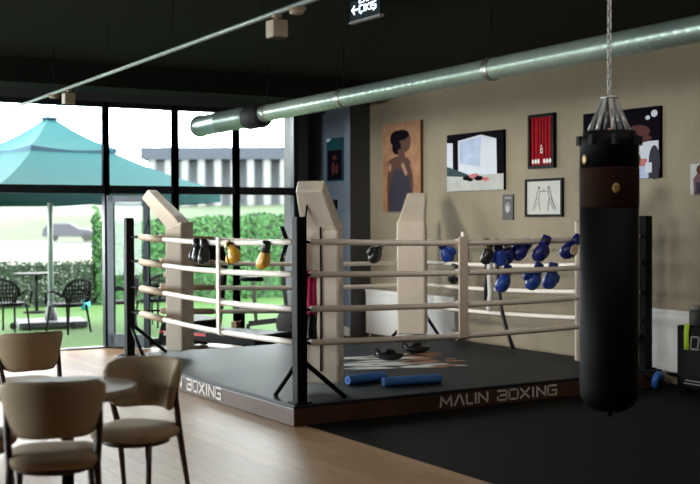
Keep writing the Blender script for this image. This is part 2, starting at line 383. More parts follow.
v = m.build('vent_canopy', ['teal', 'tealdk'], t); md = v.modifiers.new('thick', 'SOLIDIFY'); md.thickness = .006
MB().lathe([(.14, 3.30), (.14, 3.335), (.04, 3.35)], seg=12).build('finial', 'tealdk', t)
MB().tube([(0, 0, .05), (0, 0, 3.30)], .045, 16).build('pole', 'pipe', t)
for k in range(8):
    a = k * PI / 4; r = 2.68 if k % 2 == 0 else 1.88
    MB().bar((.06 * math.cos(a), .06 * math.sin(a), 3.0), (r * math.cos(a), r * math.sin(a), 2.10), .025, .03).build('rib', 'pipe', t)
b = MB(); b.cbox((0, 0, .06), (1.05, .9, .09), xf=Matrix.Rotation(.35, 4, 'Z')); bs = b.build('base', 'slab', t, bevel=.015)
MB().lathe([(.10, 0), (.10, .10), (.06, .22), (.05, .3)], (0, 0, .1), 16).build('socket', 'slab', t)
for sx in (-1, 1):
    MB().lathe([(.05, -.02), (.055, 0), (.05, .02)], seg=12, xf=Matrix.Translation((sx * .46, -.5 + (.05 if sx > 0 else 0), .055)) @ Matrix.Rotation(PI / 2, 4, 'X')).build('wheel', 'tyre', t)

# patio chairs
def rattan_chair(label, loc, rz):
    t = thing('rattan_chair', label, 'chair', (*loc, 0), rz, 'patio chairs')
    s = MB(); s.loft([ell(0, 0, .40, .23, .22, 20), ell(0, 0, .43, .25, .24, 20), ell(0, 0, .45, .24, .23, 20)]); s.build('seat', 'blackm', t)
    bk = MB(); hoop = []
    for i in range(17):
        a = math.radians(-10 + 200 * i / 16)
        hoop.append((.29 * math.cos(a), -.18 - .10 * math.sin(a), .56 + .25 * max(0, math.sin(a)) ** .6 if math.sin(a) > 0 else .56))
    bk.tube(hoop, .02, 8)
    for i in range(2, 15):
        p = hoop[i]; bk.tube([(p[0] * .80, -.20, .46), ((p[0]) * .95, p[1] - .0, (p[2] + .46) / 2), p], .013, 6)
    for zz in (.54, .60, .66, .72):
        w = .24 * (1 - ((zz - .56) / .30) ** 2 * .5); bk.tube([(-w, -.2, zz), (-w / 2, -.26, zz), (w / 2, -.26, zz), (w, -.2, zz)], .013, 6)
    bk.build('backrest', 'blackm', t)
    for sx in (-1, 1):
        MB().tube([(sx * .285, -.19, .57), (sx * .30, .0, .64), (sx * .29, .16, .62), (sx * .25, .2, .44)], .018, 8).build('armrest', 'blackm', t)
        MB().tube([(sx * .20, -.18, .42), (sx * .24, -.24, 0)], [.018, .014], 8).build('leg', 'blackm', t)
        MB().tube([(sx * .20, .17, .42), (sx * .23, .22, 0)], [.018, .014], 8).build('leg', 'blackm', t)
    return t
first = rattan_chair('black woven patio chair just right of the umbrella pole', (.75, 8.62), math.radians(28))
def another(label, loc, rz):
    o = copy_tree(first); o.location = (*loc, 0); o.rotation_euler = (0, 0, rz); o['label'] = label
another('black woven patio chair at the left edge, left of the umbrella base', (.05, 9.30), math.radians(-45))
another('black woven patio chair seen through the glass behind the far left ring pad', (2.25, 8.9), math.radians(120))
another('black woven patio chair seen through the opened glass door', (1.62, 8.75), math.radians(75))
t = thing('patio_table', 'small round black patio table before the low ivy hedge', 'table', (1.45, 12.7, 0))
MB().lathe([(.40, .70), (.41, .715), (.40, .73)], seg=28).build('tabletop', 'blackm', t)
MB().tube([(0, 0, .02), (0, 0, .70)], .03, 12).build('pedestal', 'blackm', t)
MB().lathe([(.24, 0), (.24, .015), (.05, .04)], seg=20).build('base', 'blackm', t)
bm_ = MB(); rr = [ell(0, 0, .105 + .105 * math.sin(a), max(.003, .105 * math.cos(a)), max(.003, .105 * math.cos(a)), 20) for a in [(-.5 + i / 12) * PI for i in range(13)]]
tag(bm_.loft(rr).build('ball', 'ball', loc=(2.38, 12.75, 0)), 'turquoise ball lying on the turf before the ivy hedge', 'ball')

# car on the road
cp = dep(70, 92)
t = thing('car', 'grey car on the road beyond the low ivy hedge', 'car', (cp.x, cp.y, .0), AZ + PI + .12)
prof = [(-2.1, .35), (-2.12, .75), (-1.5, .95), (-.75, 1.02), (-.1, 1.46), (1.1, 1.50), (1.75, 1.35), (2.05, .95), (2.1, .4)]
m = MB(); R = []
for y, k in ((-.85, .96), (-.6, 1), (.6, 1), (.85, .96)): R.append([(x, y, z * k) for x, z in prof])
m.loft(R, 0, False, True); m.build('body', 'car', t, bevel=.03)
g = MB()
for y in (-.845, .845): g.add([(-.6, y, 1.0), (-.05, y, 1.36), (1.05, y, 1.40), (1.5, y, 1.02)], [(0, 1, 2, 3)])
g.build('side_window', 'carglass', t)
for x in (-1.35, 1.35):
    for y in (-.82, .82):
        MB().lathe([(.30, -.1), (.33, -.08), (.33, .08), (.30, .1)], seg=18, xf=Matrix.Translation((x, y, .33)) @ Matrix.Rotation(PI / 2, 4, 'X')).build('wheel', 'tyre', t)
# long colonnaded building far away
vp_ = dep(240, 150)
t = thing('pavilion', 'long dark-roofed colonnaded building far beyond the hedge', 'building', (vp_.x, vp_.y, 3.4), AZ + math.radians(2))
MB().box((-12.5, -3, 6.0), (40, 4, 7.6)).build('roof', 'roofd', t)
MB().box((-12.3, 2.5, 0), (39.5, 3.5, 6.0)).build('wall', 'behind', t)
for i in range(24):
    x = -11.5 + i * 2.1; MB().box((x, -2.5, 0), (x + .9, -1.7, 6.0)).build('column', 'column', t)

# ------------------------------------------------------------------ boxing ring
S, E0, PL = 3.98, .118, .175
ring = thing('boxing_ring', 'boxing ring with cream ropes and corner pads on a low brown-skirted platform', 'boxing ring', (0, 0, 0))
MB().box((-E0 + .02, -E0 + .02, .004), (S + E0 - .02, S + E0 - .02, PL - .03)).build('platform', 'blackm', ring)
MB().box((-E0, -E0, PL - .03), (S + E0, S + E0, PL)).build('canvas', 'canvas', ring, bevel=.015)
A_, B_ = -E0, S + E0
for k in range(4):
    m = MB()
    if k == 0: m.box((A_, A_ - .004, .006), (B_, A_ + .015, PL - .026))
    if k == 1: m.box((A_ - .004, A_, .006), (A_ + .015, B_, PL - .026))
    if k == 2: m.box((A_, B_ - .015, .006), (B_, B_ + .004, PL - .026))
    if k == 3: m.box((B_ - .015, A_, .006), (B_ + .004, B_, PL - .026))
    sk = m.build('skirt', 'skirt', ring)
    if k == 0:
        for rg, wd_ in ((range(0, 4), 'first'), (range(5, 11), 'second')):
            l = MB(); lettering(l, 'MAUN BOXING', (1.345, A_ - .005, .040), (1, 0, 0), (0, 0, 1), .086, total=1.34, sw=.20, only=rg); lo = l.build('lettering', 'letter', sk); lo['label'] = 'silver %s word of the skirt lettering' % wd_
    if k == 1:
        for rg, wd_ in ((range(0, 4), 'first'), (range(5, 11), 'second')):
            l = MB(); lettering(l, 'MAUN BOXING', (A_ - .005, 1.29 + 1.50, .043), (0, -1, 0), (0, 0, 1), .098, total=1.50, sw=.205, only=rg); lo = l.build('lettering', 'letter', sk); lo['label'] = 'silver %s word of the skirt lettering' % wd_
        e = MB().box((A_ - .007, A_, PL - .034), (A_ + .002, B_, PL - .022)).build('edge_strip', 'edge', sk)
# painted strokes on the canvas
pr = MB(); ux = Vector((.93, -.36, 0)); uy = Vector((.36, .93, 0)); ctr = Vector((2.12, 1.92, PL + .0015))
for i in range(46):
    a = random.uniform(-.78, .72); b = random.uniform(-.60, .62)
    rust = (a > .25 and random.random() < .55) or random.random() < .14
    L = random.uniform(.22, .75) * (.55 if a > .35 else 1); wd = random.uniform(.035, .10); th = random.uniform(-.10, .16)
    d = (ux * math.cos(th) + uy * math.sin(th)); n = Vector((-d.y, d.x, 0)); p = ctr + ux * a + uy * b + Vector((0, 0, i * 2e-5))
    pts = [p - d * L / 2, p - d * L * .2 + n * wd * .8, p + d * L * .25 + n * wd, p + d * L / 2 + n * wd * .2, p + d * L * .3 - n * wd * .3, p - d * L * .25 - n * wd * .3]
    pr.add(pts, [list(range(6))], 1 if rust else 0)
o = pr.build('canvas_print', ['offwhite', 'rust'], ring); o['label'] = 'white and rust painted brush strokes'
posts = [(0, 0, 1, 1), (0, S, 1, -1), (S, S, -1, -1), (S, 0, -1, 1)]
for px, py, dx, dy in posts:
    p = MB(); p.cbox((px, py, (PL + 1.72) / 2), (.095, .095, 1.72 - PL)); po = p.build('post', 'black', ring, bevel=.008)
    MB().cbox((px, py, PL + .006), (.15, .15, .012)).build('base_plate', 'black', po)
    MB().tube([(px + dx * .03, py, .52), (px + dx * .44, py, PL + .01)], .021, 8).build('brace', 'black', po)
    MB().tube([(px, py + dy * .03, .52), (px, py + dy * .44, PL + .01)], .021, 8).build('brace', 'black', po)
    for z in (1.511, 1.239, .949, .669):
        fd = .11 if px > 1 and py > 1 else 0
        tl = .38 if (px, py) == (0, S) else .12
        for q in ((1, 0), (0, 1)):
            MB().tube([(px + dx * q[0] * .04, py + dy * q[1] * .04, z - fd), (px + dx * q[0] * tl, py + dy * q[1] * tl, z - fd - .005)], .011, 8).build('turnbuckle', 'black', po)
HT = (1.511, 1.239, .949, .669)
def rope(a, b, z):
    drop = .11                       # the far corner hangs its ropes a little lower
    a, b = Vector((*a, z - drop * (a == (S, S)))), Vector((*b, z - drop * (b == (S, S)))); n = 14; P = []
    L = (b - a).length; la = .36 if a.x < 1 and a.y > 1 else .10; lb = .36 if b.x < 1 and b.y > 1 else .10; a2 = a + (b - a) * (la / L); b2 = b - (b - a) * (lb / L)
    for i in range(n + 1):
        k = i / n; P.append(a2 + (b2 - a2) * k - Vector((0, 0, .032 * math.sin(PI * k))))
    r = MB().tube(P, .026, 10).build('rope', 'rope', ring)
    for q0, q1 in (((.005, .19),) if la > .3 else ()) + (((.81, .995),) if lb > .3 else ()):
        MB().tube([a2 + (b2 - a2) * k - Vector((0, 0, .032 * math.sin(PI * k))) for k in (q0, (q0 + q1) / 2, q1)], .036, 12).build('sleeve', 'sleeve', r)
for z in HT:
    rope((0, 0), (S, 0), z); rope((0, 0), (0, S), z); rope((0, S), (S, S), z); rope((S, 0), (S, S), z)
def rope_tie(x, y, ax, w):
    t_ = MB(); c_ = []
    zt, zb = 1.535, .62
    d = (w / 2, .010) if ax == 0 else (.010, w / 2)
    off = (0, -.032) if ax == 0 else (-.032, 0)
    t_.box((x + off[0] - d[0], y + off[1] - d[1], zb), (x + off[0] + d[0], y + off[1] + d[1], zt))
    for z in HT:
        z -= .03
        t_.tube([(x - (w * .55 if ax == 0 else 0), y - (0 if ax == 0 else w * .55), z), (x + (w * .55 if ax == 0 else 0), y + (0 if ax == 0 else w * .55), z)], .038, 10)
    return t_.build('rope_tie', 'cream' if ax == 0 else 'rope', ring, bevel=.004)
rope_tie(1.666, 0, 0, .095); rope_tie(0, 1.53, 1, .060); rope_tie(2.2, S, 0, .06); rope_tie(S, 3.02, 1, .05)
def corner_pad(px, py, dx, dy, a):
    c = Vector((px + dx * a, py + dy * a, 0)); out = Vector((-dx, -dy, 0)).normalized(); sd = Vector((-out.y, out.x, 0))
    def ringat(o0, o1, z0, z1, w):   # inner edge (o0,z0) outer edge (o1,z1), width w
        r = []
        for sx, (o_, z_) in ((-1, (o0, z0)), (1, (o0, z0)), (1, (o1, z1)), (-1, (o1, z1))): r.append(c + out * o_ + sd * sx * w / 2 + Vector((0, 0, z_)))
        return r
    m = MB(); m.loft([ringat(-.10, .10, .25, .25, .36), ringat(-.10, .10, 1.68, 1.60, .36)], 0, False, True)
    p = m.build('corner_pad', 'cream', ring, bevel=.022)
    h = MB(); h.loft([ringat(-.07, .085, 1.655, 1.585, .335), ringat(.0, .12, 1.74, 1.64, .315), ringat(.32, .40, 2.035, 1.94, .245)], 0, False, True)
    h.build('head_flap', 'cream', p, bevel=.015)
    for sx in (-1, 1):
        for z in (.45, 1.1):
            MB().bar(c + sd * sx * .181 + out * -.05 + Vector((0, 0, z)), c + sd * sx * .181 + out * .12 + Vector((0, 0, z)), .05, .006, 0, sd).build('pad_strap', 'cream', p)
    return p, c, out, sd
pads = []
for (px, py, dx, dy), a in zip(posts, (.50, .43, .40, .42)): pads.append(corner_pad(px, py, dx, dy, a))
p, c, out, sd = pads[0]
q = c + out * .108
MB().tube([q + sd * .02 + Vector((0, 0, 1.63)), q + sd * .022 + Vector((0, 0, 1.1)), q + sd * .018 + Vector((0, 0, .36))], .008, 6).build('cord', 'black', p)
sgn = 1 if sd.dot(Vector((.8545, -.519, 0))) < 0 else -1
MB().tube([c + out * .30 + sd * sgn * .04 + Vector((0, 0, 1.86)), c + out * .2 + sd * sgn * .10 + Vector((0, 0, 1.64)), c + out * .13 + sd * sgn * .15 + Vector((0, 0, 1.45)), c + out * .13 + sd * sgn * .155 + Vector((0, 0, .9)), c + out * .13 + sd * sgn * .15 + Vector((0, 0, .3))], .009, 6).build('cord', 'black', p)
p, c, out, sd = pads[1]
MB().tube([c + out * .38 + sd * .02 + Vector((0, 0, 1.97)), c + out * .36 + Vector((0, 0, 1.75)), c + out * .42 + Vector((0, 0, 1.52))], .007, 6).build('cord', 'black', p)

# ------------------------------------------------------------------ gloves and cloths on the ropes
def glove(label, cols, grp, loc, rz, tilt=0.0, flip=1, sc=1.0, palm=None, roll=0.0):
    """hangs from its cuff: origin at the rope, glove below"""
    t = thing('boxing_glove', label, 'boxing glove', loc, 0, grp)
    t.rotation_euler = (tilt, roll, rz); t.scale = (sc, sc, sc)
    prof = [(-.060, .050, .043, 0), (-.085, .056, .048, 0), (-.115, .070, .058, .004), (-.15, .078, .066, .010), (-.185, .078, .068, .018), (-.215, .068, .060, .026), (-.238, .046, .042, .030), (-.248, .014, .014, .030)]
    m = MB(); m.loft([ell(0, dy, z, rx, ry, 18) for z, rx, ry, dy in prof]); m.build('mitt', cols[0], t)
    P = [(.050 * flip, .01, -.075), (.082 * flip, .03, -.105), (.088 * flip, .045, -.145), (.072 * flip, .055, -.178)]
    MB().tube(P, [.026, .031, .031, .020], 12).build('thumb', cols[0], t)
    m = MB(); m.loft([ell(0, 0, z, rx, ry, 18) for z, rx, ry in ((.035, .047, .038), (.03, .051, .042), (-.02, .050, .042), (-.066, .051, .044))]); m.build('cuff', cols[1], t)
    MB().loft([ell(0, 0, z, r_, r_ * .84, 18) for z, r_ in ((-.035, .0535), (-.03, .0545), (-.008, .0545), (-.003, .0535))]).build('strap', cols[2], t)
    if palm:
        MB().loft([[(.0 + .043 * math.cos(a), -.058 - k * .006 + .0 * abs(math.cos(a)), -.145 + .060 * math.sin(a)) for a in [i * PI / 8 for i in range(16)]] for k in (0, 2)]).build('palm_patch', palm, t)
    return t
def rz_(a): return math.radians(a)
L_ = 'gloves hanging on the left rope'; R_ = 'gloves hanging on the front rope'
xo = -.055
glove('black glove hanging on the left rope by the far left pad, outer of two', ('blackl',) * 3, L_, (xo, 1.98, 1.475), rz_(100), .12, 1, .85, roll=.5)
glove('black glove hanging on the left rope, nearer the thin white rope tie', ('blackl',) * 3, L_, (xo, 1.80, 1.475), rz_(70), -.05, -1, .85, roll=.3)
glove('yellow glove hanging on the left rope beside the thin white rope tie', ('yellow', 'yellow', 'blackl'), L_, (xo, 1.24, 1.455), rz_(95), .0, 1, .88, roll=.95)
glove('yellow glove with black cuff on the left rope, nearest the front post', ('yellow', 'blackl', 'blackl'), L_, (xo, .49, 1.475), rz_(80), 0, -1, .88, roll=-.35)
glove('black glove hanging on the back rope between column and far pad', ('blackl', 'blackl', 'grey'), 'gloves hanging on the back ropes', (3.32, S - .06, 1.375), rz_(20), .1, -1, 1.05, roll=.4)
glove('single blue glove on the right back rope beside the far cream pad', ('blue', 'dkblue', 'blackl'), 'gloves hanging on the back ropes', (S - .06, 3.42, 1.38), rz_(-60), .1, 1, 1.05, roll=-.4)
glove('black and gold glove, leftmost of the bunch on the front rope', ('blackl', 'gold', 'blackl'), R_, (2.03, .055, 1.465), rz_(10), 0, 1, .78, roll=.15)
glove('blue glove on the front rope, second from the left in the bunch', ('blue', 'dkblue', 'blackl'), R_, (2.13, .055, 1.455), rz_(-10), .05, -1, .85, roll=-.35)
glove('dark glove with white strap, middle of the bunch on the front rope', ('dkblue', 'blackl', 'offwhite'), R_, (2.24, .06, 1.46), rz_(15), 0, 1, .80, roll=-.35)
glove('dark blue glove in the bunch, left of the cuff slung over the rope', ('dkblue', 'dkblue', 'grey'), R_, (2.50, .055, 1.465), rz_(0), 0, -1, .85, roll=.8)
glove('blue glove, cuff slung over the front rope, rightmost of the bunch', ('dkblue', 'dkblue', 'blackl'), R_, (2.62, -.06, 1.50), rz_(-5), 0, 1, .92, roll=.45)
glove('dark blue glove with a bone coloured palm, nearest the punching bag', ('dkblue', 'dkblue', 'dkblue'), R_, (3.01, -.06, 1.50), rz_(0), 0, 1, .95, palm='bone', roll=.75)
glove('dark blue glove under the second rope beside the hanging hand wraps', ('blue', 'dkblue', 'blackl'), R_, (2.25, .06, 1.225), rz_(30), 0, 1, .95, roll=.55)
glove('bright blue glove under the second rope, left of a pair', ('blue', 'blue', 'blackl'), R_, (2.63, .06, 1.235), rz_(10), 0, -1, .95, roll=.45)
glove('bright blue glove under the second rope, right of a pair', ('blue', 'blue', 'blackl'), R_, (2.81, .06, 1.24), rz_(-15), 0, 1, .92, roll=.2)
glove('small black glove hanging behind the wide cream rope tie', ('blackl', 'blackl', 'grey'), 'gloves hanging on the back ropes', (S - .06, 3.15, 1.10), rz_(-80), 0, 1, .9, roll=.3)
def ribbon(name, path, w, mt, label, cat, loc, wd=(.855, -.519, 0), parent=None):
    P = [Vector(p) for p in path]; m = MB(); wd = Vector(wd); rings = []
    for i, p in enumerate(P):
        tt = (P[min(i + 1, len(P) - 1)] - P[max(0, i - 1)]).normalized(); nn = tt.cross(wd).normalized()
        rings.append([p + wd * w / 2 + nn * .003, p + wd * w / 2 - nn * .003, p - wd * w / 2 - nn * .003, p - wd * w / 2 + nn * .003])
    m.loft(rings, 0, True, True); o = m.build(name, mt, parent, loc)
    if label: tag(o, label, cat)
    return o
bx, by = S - .035, 2.40
w1 = ribbon('hand_wrap', [(0, 0, 1.235), (.0, .0, 1.0), (.015, .0, .8), (-.01, .01, .66)], .07, 'offwhite', 'white hand wrap hanging on the right back ropes, knotted at its end', 'hand wrap', (bx - .06, by, 0))
kn = MB(); kn.loft([ell(0, 0, .60 + .08 * i / 6, .045 * math.sin(PI * (i + .5) / 7) + .01, .03, 12) for i in range(7)]); kn.build('knot', 'offwhite', w1)
ribbon('hand_wrap', [(0, 0, 1.46), (.0, .0, 1.2), (.0, -.03, .9), (.0, -.08, .65), (.0, -.18, .4), (-.03, -.34, PL + .02)], .05, 'blackl', 'long black hand wrap trailing from the right back ropes to the canvas', 'hand wrap', (bx - .03, by - .09, 0))
ribbon('hand_wrap', [(0, 0, 1.46), (.004, 0, 1.2), (-.01, 0, .95), (.0, 0, .68)], .06, 'blackl', 'short black hand wrap hanging left of the white knotted one', 'hand wrap', (bx - .02, by + .11, 0))
# pink and black cloth on the near post side
t = thing('towel', 'pink and black cloth hanging between the near post and its pad', 'cloth', (.14, .055, 1.24))
wdv = Vector((.855, -.519, 0))
def drape(z0, z1, mt, nm):
    rings = []
    for i in range(9):
        k = i / 8; z = z0 + (z1 - z0) * k
        rings.append([wdv * u + Vector((.3 * .02 * math.sin(u * 160 + k * 2), .02 * math.sin(u * 160 + k * 2), z)) for u in [(-.05 + .10 * j / 10) for j in range(11)]])
    m = MB().loft(rings, 0, True, False, False); o = m.build(nm, mt, t); md = o.modifiers.new('thick', 'SOLIDIFY'); md.thickness = .008
drape(.03, -.34, 'pink', 'pink_half'); drape(-.34, -.56, 'blackl', 'black_half')

# foam rollers and mitts on the canvas
def roller(label, a, b):
    a, b = Vector(a), Vector(b); mid = (a + b) / 2; L = (b - a).length
    t = thing('foam_roller', label, 'foam roller', (mid.x, mid.y, PL), math.atan2(b.y - a.y, b.x - a.x), 'foam rollers on the canvas')
    MB().tube([(-L / 2, 0, .042), (-L / 2 + .01, 0, .042), (L / 2 - .01, 0, .042), (L / 2, 0, .042)], [.036, .042, .042, .036], 20).build('foam', 'foam', t)
    for s_ in (-1, 1): MB().tube([(s_ * L / 2 - s_ * .002, 0, .042), (s_ * (L / 2 + .002), 0, .042)], .016, 12).build('end_hole', 'dkblue', t)
roller('shorter blue foam roller on the canvas, left beside the near cream pad', (.86, .66, 0), (1.33, .76, 0))
roller('longer blue foam roller on the canvas, right one of the two', (1.08, .40, 0), (1.66, .31, 0))
def mitt(label, loc, rz):
    t = thing('punch_mitt', label, 'punch mitt', (*loc, PL), rz, 'punch mitts on the canvas')
    m = MB(); R = []
    for i in range(9):
        k = i / 8; x = -.15 + .30 * k; h = .075 * (math.sin(PI * (k * .9 + .05))) ** .5; w = .09 * math.sin(PI * (k * .86 + .07)) ** .5
        R.append([(x, w * math.cos(a), max(.0, .045 + .012 * (abs(k - .5) * 2) ** 2 + h * .62 * math.sin(a))) for a in [j * PI / 7 for j in range(14)]])
    m.loft(R); m.build('pad', 'blackl', t)
    m = MB().tube([(-.06, -.03, .08), (-.03, -.02, .108), (.03, .0, .108), (.06, .02, .08)], .018, 8); m.build('grip_strap', 'blackl', t)
    MB().tube([(-.15, 0, .05), (-.17, .01, .10), (-.13, .02, .12), (-.11, .01, .08)], .012, 8).build('wrist_loop', 'blackl', t)
mitt('black punch mitt on the white canvas print, nearer one', (2.20, 2.00), -.5)
mitt('black punch mitt on the canvas, farther one by the back edge', (2.83, 2.40), -.4)

# ------------------------------------------------------------------ punching bag
t = thing('punching_bag', 'long black punching bag with maroon band hanging on a chain before the ring', 'punching bag', (.553, -3.033, .482))
RB = .183
MB().lathe([(.03, .0), (.10, .012), (.15, .045), (RB - .004, .10), (RB, .16), (RB, 1.28)], seg=36).build('body', 'bagb', t)
band = MB().lathe([(RB, 1.28), (RB + .002, 1.29), (RB + .002, 1.52), (RB, 1.53)], seg=36).build('band', 'bagr', t)
top = MB().lathe([(RB, 1.53), (RB, 1.70), (RB - .004, 1.72), (RB - .02, 1.73), (RB - .02, 1.76), (.02, 1.765)], seg=36).build('top_section', 'bagb', t)
MB().lathe([(.018, -.035), (.022, -.02), (.022, .0)], (0, 0, .005), 12).build('bottom_ring', 'bagb', t)
vd = Vector((-.519, -.8545, 0)); va = math.atan2(vd.y, vd.x)
for da, z, par in ((.0, 1.40, band), (-1.15, 1.58, top), (1.15, 1.58, top)):
    a = va + da; n = Vector((math.cos(a), math.sin(a), 0)); e = Vector((-n.y, n.x, 0)); p = n * (RB + .004) + Vector((0, 0, z))
    MB().loft([[p + n * k * .004 + e * .022 * math.cos(b) * (1 - k * .3) + Vector((0, 0, .032 * math.sin(b) * (1 - k * .3))) for b in [i * PI / 8 for i in range(16)]] for k in (0, 1)]).build('emblem', 'gold', par)
for k in range(8):
    a = k * PI / 4 + .2; ca, sa = math.cos(a), math.sin(a)
    st = MB().bar((ca * (RB - .01), sa * (RB - .01), 1.66), (ca * .045, sa * .045, 1.965), .026, .006, 0, (ca, sa, .4)).build('strap', 'grey', t)
    MB().cbox((ca * (RB + .002), sa * (RB + .002), 1.70), (.03, .03, .06), xf=None).build('strap_patch', 'blackm', st)
    MB().tube([(ca * .135, sa * .135, 1.755), (ca * .075, sa * .075, 1.89)], .007, 6).build('chain_leg', 'steel', t)
MB().tube([(.045 * math.cos(a), .045 * math.sin(a), 1.97) for a in [i * PI / 8 for i in range(16)]], .010, 8, closed=True).build('hanger_ring', 'steel', t)
ch = MB(); z = 1.985; i = 0
while z < 3.06:
    a = (i % 2) * PI / 2
    ch.tube([(.012 * math.cos(b) * math.cos(a), .012 * math.cos(b) * math.sin(a), z + .02 + .024 * math.sin(b)) for b in [q * PI / 5 for q in range(10)]], .0045, 5, closed=True); z += .036; i += 1
ch.build('chain', 'steel', t)
MB().lathe([(.05, 0), (.05, .03), (.02, .04)], (0, 0, 3.08), 16).build('ceiling_mount', 'black', t)

# ------------------------------------------------------------------ pictures: u to the viewer's right, v up
def picture(name, label, cat, X, yl, yr, z0, z1, frame, fwid, layers, mats, base, depth=.03):
    t = thing(name, label, cat, (X, (yl + yr) / 2, z0)); W = yl - yr; H = z1 - z0
    fr = MB()
    if fwid:
        fr.box((-depth, -W / 2, 0), (0, W / 2, fwid)); fr.box((-depth, -W / 2, H - fwid), (0, W / 2, H)); fr.box((-depth, -W / 2, fwid), (0, -W / 2 + fwid, H - fwid)); fr.box((-depth, W / 2 - fwid, fwid), (0, W / 2, H - fwid))
        fr.build('frame', frame, t); d0 = -depth * .5
    else:
        fr.box((-depth, -W / 2, 0), (0, W / 2, H)); fr.build('board', frame, t); d0 = -depth - .001
    w2, h2 = W - 2 * fwid, H - 2 * fwid
    p = MB(); k = 0
    def at(u, v, k): return (d0 - k * .00025, W / 2 - fwid - u * w2, fwid + v * h2)
    p.add([at(0, 0, 0), at(1, 0, 0), at(1, 1, 0), at(0, 1, 0)], [(0, 1, 2, 3)], 0)
    for mi, pts in layers:
        k += 1; p.add([at(u, v, k) for u, v in pts], [list(range(len(pts)))], mi)
    p.build('print', [base] + mats, t)
    return t
def rc(u0, v0, u1, v1): return [(u0, v0), (u1, v0), (u1, v1), (u0, v1)]
def el(u, v, a, b, n=16, r=0): return [(u + a * math.cos(i * 2 * PI / n) * math.cos(r) - b * math.sin(i * 2 * PI / n) * math.sin(r), v + a * math.cos(i * 2 * PI / n) * math.sin(r) + b * math.sin(i * 2 * PI / n) * math.cos(r)) for i in range(n)]
XP = XW - .002
picture('portrait_print', 'tall brown portrait print of a dark-dressed figure, behind the far pad', 'picture', XP, 5.29, 4.36, 1.80, 3.03, 'pedge', 0,
        [(1, el(.50, .79, .25, .125)), (1, el(.37, .82, .17, .09)), (2, el(.60, .765, .15, .105)), (1, el(.50, .855, .21, .06)), (1, el(.38, .72, .12, .08)),
         (2, rc(.42, .58, .60, .70)), (2, el(.44, .535, .31, .085)), (2, [(.13, .0), (.12, .30), (.16, .50), (.30, .55), (.34, .30), (.30, 0)]),
         (3, [(.20, .0), (.17, .20), (.27, .38), (.33, .49), (.46, .45), (.62, .50), (.74, .44), (.80, .25), (.78, 0)]),
         (2, [(.62, .52), (.75, .50), (.82, .36), (.80, .10), (.74, .10), (.74, .34)]), (4, [(.50, .52), (.56, .55), (.68, .42), (.62, .39)]), (4, el(.20, .50, .04, .05)), (2, el(.66, .05, .07, .05))],
        ['pdark', 'pskin', 'pdress', 'plight'], 'pbrown', .045)
picture('window_photo', 'photo on canvas of a bright window and red gloves on a table', 'picture', XP, 3.77, 2.61, 2.05, 2.78, 'pdark', 0,
        [(1, rc(0, 0, 1, .27)), (2, [(.21, .27), (.205, .88), (.62, .95), (.88, .86), (.89, .27)]), (3, [(.24, .48), (.24, .86), (.62, .92), (.60, .40)]), (2, [(0, .42), (0, .86), (.11, .85), (.11, .33)]), (4, [(0, .27), (0, .44), (.40, .28), (.38, .24)]),
         (5, el(.47, .24, .12, .05, 12, .2)), (6, el(.36, .22, .07, .04)), (6, el(.58, .21, .08, .04)), (5, el(.70, .19, .06, .035)), (6, el(.43, .19, .05, .03))],
        ['pgrey', 'pwhite', 'pblue', 'pteal', 'redl', 'pdark'], 'pdark', .035)
lay = [(1, rc(u, 0, u + .05, 1)) for u in (.12, .30, .44, .58, .74, .90)]
lay += [(2, el(u, .085, .055, .05)) for u in (.09, .22, .35, .62, .75, .88)] + [(2, rc(.44, .25, .54, .36)), (1, rc(.47, .27, .51, .34)), (2, rc(.46, .38, .50, .42))]
picture('red_frame', 'tall black frame with red folded cloth and white discs, upper right of the window photo', 'picture', XP, 2.145, 1.696, 2.28, 2.91, 'black', .035, lay, ['pdark', 'offwhite'], 'red', .05)
def limb(a, b, w):
    dx, dy = b[0] - a[0], b[1] - a[1]; L = math.hypot(dx, dy); nx, ny = -dy / L * w, dx / L * w
    return [(a[0] + nx, a[1] + ny), (b[0] + nx, b[1] + ny), (b[0] - nx, b[1] - ny), (a[0] - nx, a[1] - ny)]
lay = []
for cx, s in ((.33, 1), (.68, -1)):
    X = lambda q: cx + s * q
    lay += [(1, el(X(.03), .80, .035, .05)), (1, limb((X(.0), .74), (X(-.06), .46), .012)), (1, limb((X(.06), .72), (X(.02), .46), .010)), (1, limb((X(.02), .71), (X(.16), .68), .010)), (1, limb((X(.16), .68), (X(.20), .76), .010)),
            (1, limb((X(-.06), .46), (X(-.17), .12), .012)), (1, limb((X(.02), .46), (X(.04), .30), .012)), (1, limb((X(.04), .30), (X(.07), .10), .010)), (1, limb((X(-.06), .46), (X(.02), .46), .010)), (1, limb((X(-.02), .42), (X(-.10), .14), .008))]
picture('sketch_frame', 'black framed pencil sketch of two boxers sparring', 'picture', XP, 2.225, 1.57, 1.715, 2.16, 'black', .03, lay, ['pencil'], 'paper', .03)
picture('small_poster', 'small narrow grey poster left of the boxers sketch', 'poster', XP, 2.66, 2.46, 1.68, 1.99, 'pdark', 0, [(1, el(.5, .5, .28, .2)), (2, el(.48, .42, .16, .15)), (1, rc(.2, .82, .85, .9))], ['grey', 'pgrey'], 'coldark', .012)
